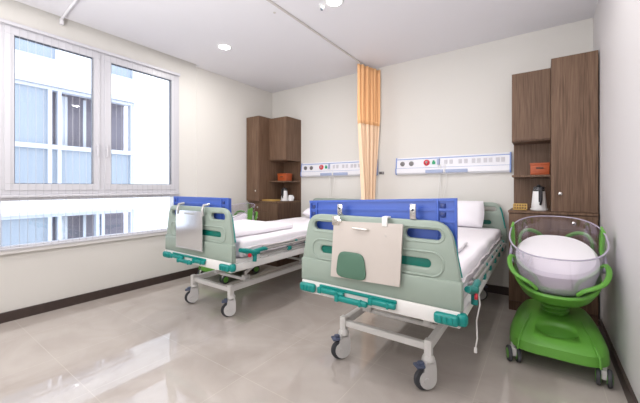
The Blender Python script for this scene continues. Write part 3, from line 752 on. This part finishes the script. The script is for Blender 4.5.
# blue ribbed boards standing between foot board and mattress
def blue_board(cx, y, w, hl, label, h=0.522):
    t = thing('blue_board', label, 'board', (cx, y + 0.072, 0.588), group='blue boards standing at the bed foot')
    bm = NB(); h2 = h - hl
    L = [(-w, 0), (w, 0), (w - 0.006, h), (-w + 0.006, h2)]
    vs = loft(bm, [[(x, -0.008, z) for x, z in L], [(x, 0.018, z) for x, z in L]])
    obj('panel', bm, M['blue'], t, False)
    bm = NB()
    for dz in (0.0, 0.05):
        loft(bm, [[(x, yy, z) for x, z in ((-w, h2 - 0.01 - dz), (w, h - 0.01 - dz), (w, h + 0.004 - dz), (-w, h2 + 0.004 - dz))] for yy in (-0.017 + dz * .05, -0.006)])
    for x in (w - 0.012, w - 0.10, -w + 0.002, -w + 0.05): bx(bm, x, x + 0.012, -0.018, -0.006, 0, h if x > 0 else h2, 0.003)
    obj('rim', bm, M['blue'], t, False)
    for x0, x1, hh in ((w - 0.082, w - 0.055, h), (-w + 0.02, -w + 0.042, h2)):
        for z in (hh - 0.04, hh - 0.085):
            bm = NB(); bx(bm, x0, x1, -0.0165, -0.007, z - 0.010, z + 0.016, 0.004); obj('recess', bm, M['blued'], t)  # raised dark blue blocks paint the shade of recesses in the board
    for z in (h - 0.12, h - 0.20, h - 0.28, h - 0.36, h - 0.44):
        bm = NB(); bx(bm, w - 0.088, w - 0.012, -0.014, -0.006, z, z + 0.008); obj('rib', bm, M['blue'], t, False)
blue_board(B2[0] - 0.008, B2[1], 0.455, 0.035, 'upright blue plastic board at the foot of the near bed')
blue_board(B1[0] - 0.045, B1[1], 0.405, 0.0, 'upright blue plastic board at the foot of the far bed', 0.487)

# boards and clips hung on the foot boards
def clip(x, z, y, label, w=0.034, h=0.10, mt='chrome'):
    t = thing('metal_clip', label, 'clip', (x, y, z), group='clips on the foot boards')
    bm = NB(); bx(bm, -w / 2, w / 2, -0.016, -0.004, 0, h, 0.005); bx(bm, -w / 2, w / 2, -0.012, 0.016, 0, 0.008, 0.002); obj('body', bm, M[mt], t)
    bm = NB(); lathe(bm, [(0.008, 0), (0.007, -0.006), (0, -0.007)], (0, -0.015, h * 0.62), 14, 'Y'); obj('screw', bm, M['gasket'], t)
t = thing('hanging_board', 'cream board with a green pad hung on the foot of the near bed', 'board', (-0.795, 1.568, 0.66))
bm = NB(); mt_ = Matrix.Rotation(0.035, 4, 'Y')
vv = loft(bm, [[(x, y, z) for x, z in ((-0.227, -0.018), (0.195, -0.005), (0.212, 0.318), (-0.205, 0.310))] for y in (-0.012, 0.0)])
obj('panel', bm, M['plate'], t, False)
pad = []
for k in range(40):
    a = 2 * PI * k / 40; c_, s_ = math.cos(a), math.sin(a)
    px = 0.090 * math.copysign(abs(c_) ** 0.45, c_); pz = 0.075 * math.copysign(abs(s_) ** 0.45, s_)
    pad.append((-0.088 + px * (1 - 0.12 * (pz / 0.078)), 0.066 + pz))
plate2d('green_pad', [pad], -0.022, -0.012, 0.003, M['pad'], t)['label'] = 'rounded green pad'
bm = NB(); tube(bm, [(-0.075, -0.013, 0.280), (-0.07, -0.026, 0.280), (0.015, -0.026, 0.276), (0.02, -0.013, 0.276)], 0.006, n=8); obj('handle', bm, M['chrome'], t)
bm = NB()
for x, z in ((-0.165, 0.262), (-0.15, 0.262), (0.12, 0.25), (0.165, 0.005), (0.19, 0.005)): lathe(bm, [(0.004, 0), (0.0035, -0.002), (0, -0.002)], (x, -0.0115, z), 10, 'Y')
obj('rivet', bm, M['metal'], t)
bm = NB(); bx(bm, 0.100, 0.13, -0.018, -0.010, 0.300, 0.352, 0.003); bx(bm, 0.10, 0.13, -0.012, 0.035, 0.344, 0.352, 0.002); obj('hanger', bm, M['frame'], t)
bm = NB(); bx(bm, -0.215, -0.165, -0.016, -0.008, 0.285, 0.34, 0.003); bx(bm, -0.19, -0.15, -0.022, 0.02, 0.30, 0.322, 0.003); obj('hanger', bm, M['chrome'], t)
clip(-0.985, 1.002, 1.612, 'metal clip above the left corner of the cream hanging board', h=0.065, mt='steel')
clip(-0.545, 1.002, 1.612, 'metal clip right of the cream hanging board, over the blue board', h=0.08, mt='steel')

t = thing('hanging_plate', 'shiny steel plate hung on the foot of the far bed', 'plate', (-2.487, 1.568, 0.62))
bm = NB(); bx(bm, -0.195, 0.195, -0.008, 0.0, 0.02, 0.345, 0.002); obj('panel', bm, M['steel'], t, False)
bm = NB(); bx(bm, -0.195, 0.205, -0.013, -0.007, 0.012, 0.022, 0.002); obj('bottom_lip', bm, M['metal'], t, False)
bm = NB(); bx(bm, -0.06, 0.08, -0.011, -0.007, 0.312, 0.328, 0.001); obj('label_slot', bm, M['metal'], t, False)
for x in (-0.16, 0.205):
    bm = NB(); tube(bm, [(x, -0.004, 0.31), (x, -0.012, 0.36), (x, 0.0, 0.395), (x + 0.01, 0.045, 0.402)], 0.011, n=10); obj('hanger', bm, M['metal'], t)

# ------------------------------------------------------------ bassinets
def bassinet(x, y, rz, label):
    t = thing('baby_bassinet', label, 'bassinet', (x, y, 0), rz, 'green hospital bassinets')
    # base with oval well
    bm = NB()
    def L(z, a, b_, cy, taper):
        o = superell(0, 0, a, b_, 56, 4.2, z)
        return [Vector((p.x * (1 - taper * (p.y / b_ + 1) / 2), p.y + cy, p.z - 0.0)) for p in o]
    loft(bm, [L(0.105, 0.262, 0.355, 0, 0.13), L(0.115, 0.276, 0.368, 0, 0.13), L(0.17, 0.272, 0.362, 0, 0.13), L(0.205, 0.258, 0.335, 0.02, 0.13), L(0.235, 0.235, 0.27, 0.07, 0.13), L(0.26, 0.21, 0.20, 0.12, 0.13), L(0.27, 0.17, 0.15, 0.14, 0.13)])
    base = obj('base', bm, M['green'], t)
    bmc = NB(); lathe(bmc, [(0.0, -0.12), (0.88, -0.12), (0.97, -0.08), (1.0, 0.0), (1.0, 0.2)], n=36); 
    for v in bmc.verts: v.co = Vector((v.co.x * 0.115, v.co.y * 0.080 - 0.20, v.co.z * 0.5 + 0.19 + (v.co.y) * 0.03))
    cut = obj('cutter', bmc, M['green'])
    md = base.modifiers.new('b', 'BOOLEAN'); md.object = cut; md.operation = 'DIFFERENCE'; md.solver = 'EXACT'
    cut.parent = t
    bpy.context.view_layer.update()
    dg = bpy.context.evaluated_depsgraph_get(); me = bpy.data.meshes.new_from_object(base.evaluated_get(dg))
    base.modifiers.clear(); base.data = me; bpy.data.objects.remove(cut)
    for sx in (-1, 1):
        bm = NB(); tube(bm, [(sx * 0.205, -0.360, 0.115), (sx * 0.20, -0.352, 0.17), (sx * 0.185, -0.30, 0.208), (sx * 0.165, -0.19, 0.236), (sx * 0.14, -0.05, 0.262)], 0.006, n=8); obj('base_rib', bm, M['green'], t)
    # column with bellows
    bm = NB(); prof = [(0.09, 0.25)]
    for k in range(6):
        z = 0.275 + k * 0.032; prof += [(0.072, z), (0.086, z + 0.010), (0.086, z + 0.018), (0.072, z + 0.026)]
    prof += [(0.06, 0.47), (0.06, 0.50)]; lathe(bm, prof, (0, 0.06, 0), 32); obj('bellows_column', bm, M['green'], t)
    # casters
    for cxx, cyy, a in ((-0.235, -0.29, 0.3), (0.225, -0.29, -0.1), (-0.17, 0.27, 0.5), (0.17, 0.27, -0.4)):
        bm = NB(); cyl(bm, (0, 0, 0.08), (0, 0, 0.12), 0.014, 14); bx(bm, -0.013, 0.013, -0.042, 0.03, 0.045, 0.098, 0.006)
        o = obj('caster', bm, M['wheelw'], t, loc=(cxx, cyy, 0)); o.rotation_euler = (0, 0, a)
        for s in (-1, 1):
            bm = NB(); lathe(bm, [(0.032, s * 0.014), (0.048, s * 0.015), (0.0505, s * 0.020), (0.0505, s * 0.030), (0.046, s * 0.036), (0.034, s * 0.036)], (0, -0.012, 0.0505), 28, 'X'); obj('tyre', bm, M['tyre'], o)
            bm = NB(); lathe(bm, [(0.0, s * 0.012), (0.034, s * 0.012), (0.034, s * 0.036), (0.026, s * 0.040), (0.0, s * 0.040)], (0, -0.012, 0.0505), 28, 'X'); obj('wheel_cover', bm, M['green'], o)
    # tilted cradle group: tilt about x, pivot
    TL = math.radians(17); R = Matrix.Translation((0, 0.02, 0.0)) @ Matrix.Rotation(TL, 4, 'X')
    def tilt(bm, z): bmesh.ops.transform(bm, matrix=Matrix.Translation((0, 0.02, z)) @ Matrix.Rotation(TL, 4, 'X'), verts=bm.verts[:])
    ZR = 0.60
    # green ring: band below the tub
    bm = NB(); a, b_ = 0.240, 0.345
    def band(a, b_, z, n=60): return superell(0, 0, a, b_, n, 2.5, z)
    loft(bm, [band(a - 0.06, b_ - 0.07, -0.10), band(a - 0.025, b_ - 0.03, -0.075), band(a, b_, -0.02), band(a + 0.008, b_ + 0.008, 0.0), band(a, b_, 0.012), band(a - 0.018, b_ - 0.018, 0.004), band(a - 0.045, b_ - 0.05, -0.06), band(a - 0.075, b_ - 0.085, -0.09)])
    tilt(bm, ZR - 0.028); ring = obj('cradle_ring', bm, M['green'], t)
    bm = NB(); lathe(bm, [(0.06, -0.16), (0.10, -0.11), (0.2, -0.085), (0, -0.08)], n=32); tilt(bm, ZR); obj('cradle_support', bm, M['green'], t)
    # four looped grab handles standing out from the ring
    for sx, sy in ((-1, -1), (1, -1), (-1, 1), (1, 1)):
        bm = NB(); pts = []
        a0, a1 = (math.radians(8), math.radians(68)) if sy < 0 else (math.radians(32), math.radians(80))
        for k in range(15):
            u = k / 14; aa = a0 + (a1 - a0) * u
            bul = 0.05 * math.sin(PI * u) ** 0.5
            rise = 0.075 * max(0, 1 - u * 1.8) ** 1.2 if sy < 0 else 0.0
            hz = 0.068 * math.sin(PI * u) ** 0.35 + rise if sy < 0 else 0.01 + 0.125 * math.sin(PI * u) ** 0.45
            pts.append((sx * (a + bul) * math.cos(aa) ** 0.85, sy * (b_ + bul * (1 if sy < 0 else 0.3)) * math.sin(aa) ** 0.85, hz))
        tube(bm, pts, 0.0155, n=12, ry=0.011); tilt(bm, ZR); obj('grab_handle', bm, M['green'], t)
    # mattress
    bm = NB(); mats = [superell(0, 0.0, 0.195, 0.275, 56, 2.3, -0.045), superell(0, 0, 0.215, 0.30, 56, 2.3, -0.035), superell(0, 0, 0.235, 0.315, 56, 2.3, 0.04), superell(0, 0, 0.235, 0.315, 56, 2.3, 0.09), superell(0, 0, 0.215, 0.295, 56, 2.3, 0.112), superell(0, 0, 0.13, 0.2, 56, 2.2, 0.122)]
    loft(bm, mats); tilt(bm, ZR); obj('mattress', bm, M['sheetb'], t)
    # clear tub
    zz = [(-0.05, 0.82), (-0.045, 0.88), (0.0, 0.92), (0.11, 0.96), (0.245, 1.0)]
    bm = NB(); A, B = 0.264, 0.355
    outer = [superell(0, 0, A * s, B * s, 60, 2.5, z) for z, s in zz]
    loft(bm, outer + [superell(0, 0, A * 1.0 - 0.004, B - 0.004, 60, 2.5, 0.245)] + [superell(0, 0, A * s - 0.004, B * s - 0.004, 60, 2.5, z + 0.003) for z, s in reversed(zz[:-1])])
    tilt(bm, ZR); tub = obj('clear_tub', bm, M['acryl'], t)
    bm = NB(); tube(bm, superell(0, 0, A + 0.004, B + 0.004, 72, 2.5, 0.245), 0.0055, closed=True, n=8, ry=0.004); tilt(bm, ZR); obj('tub_rim', bm, M['acryle'], tub)
    for sx in (-1, 1):
        bm = NB(); loft(bm, [[(sx * (A * w_ + o_), y_, z_) for o_, y_ in ((-0.008, 0.17 - q), (-0.008, 0.10 - q), (0.011, 0.08 - q), (0.004, 0.18 - q))] for w_, z_, q in ((0.985, 0.255, 0), (0.965, 0.18, 0.02), (0.955, 0.10, 0.05))]); tilt(bm, ZR); obj('side_clip', bm, M['green'], t)
        bm = NB(); pts = [(sx * (A * 0.965 + 0.008), 0.06, 0.11), (sx * (A * 1.0 + 0.008), 0.02, 0.05), (sx * (A * 0.97), -0.04, 0.02)]
        tube(bm, pts, 0.011, n=10); tilt(bm, ZR); obj('tub_bracket', bm, M['acryle'], t)
    return t
bassinet(0.072, 2.78, 0.0, 'green and clear plastic baby bassinet in the right corner by the near bed')
bassinet(-3.37, 2.75, 0.0, 'green baby bassinet between the far bed and the window wall')
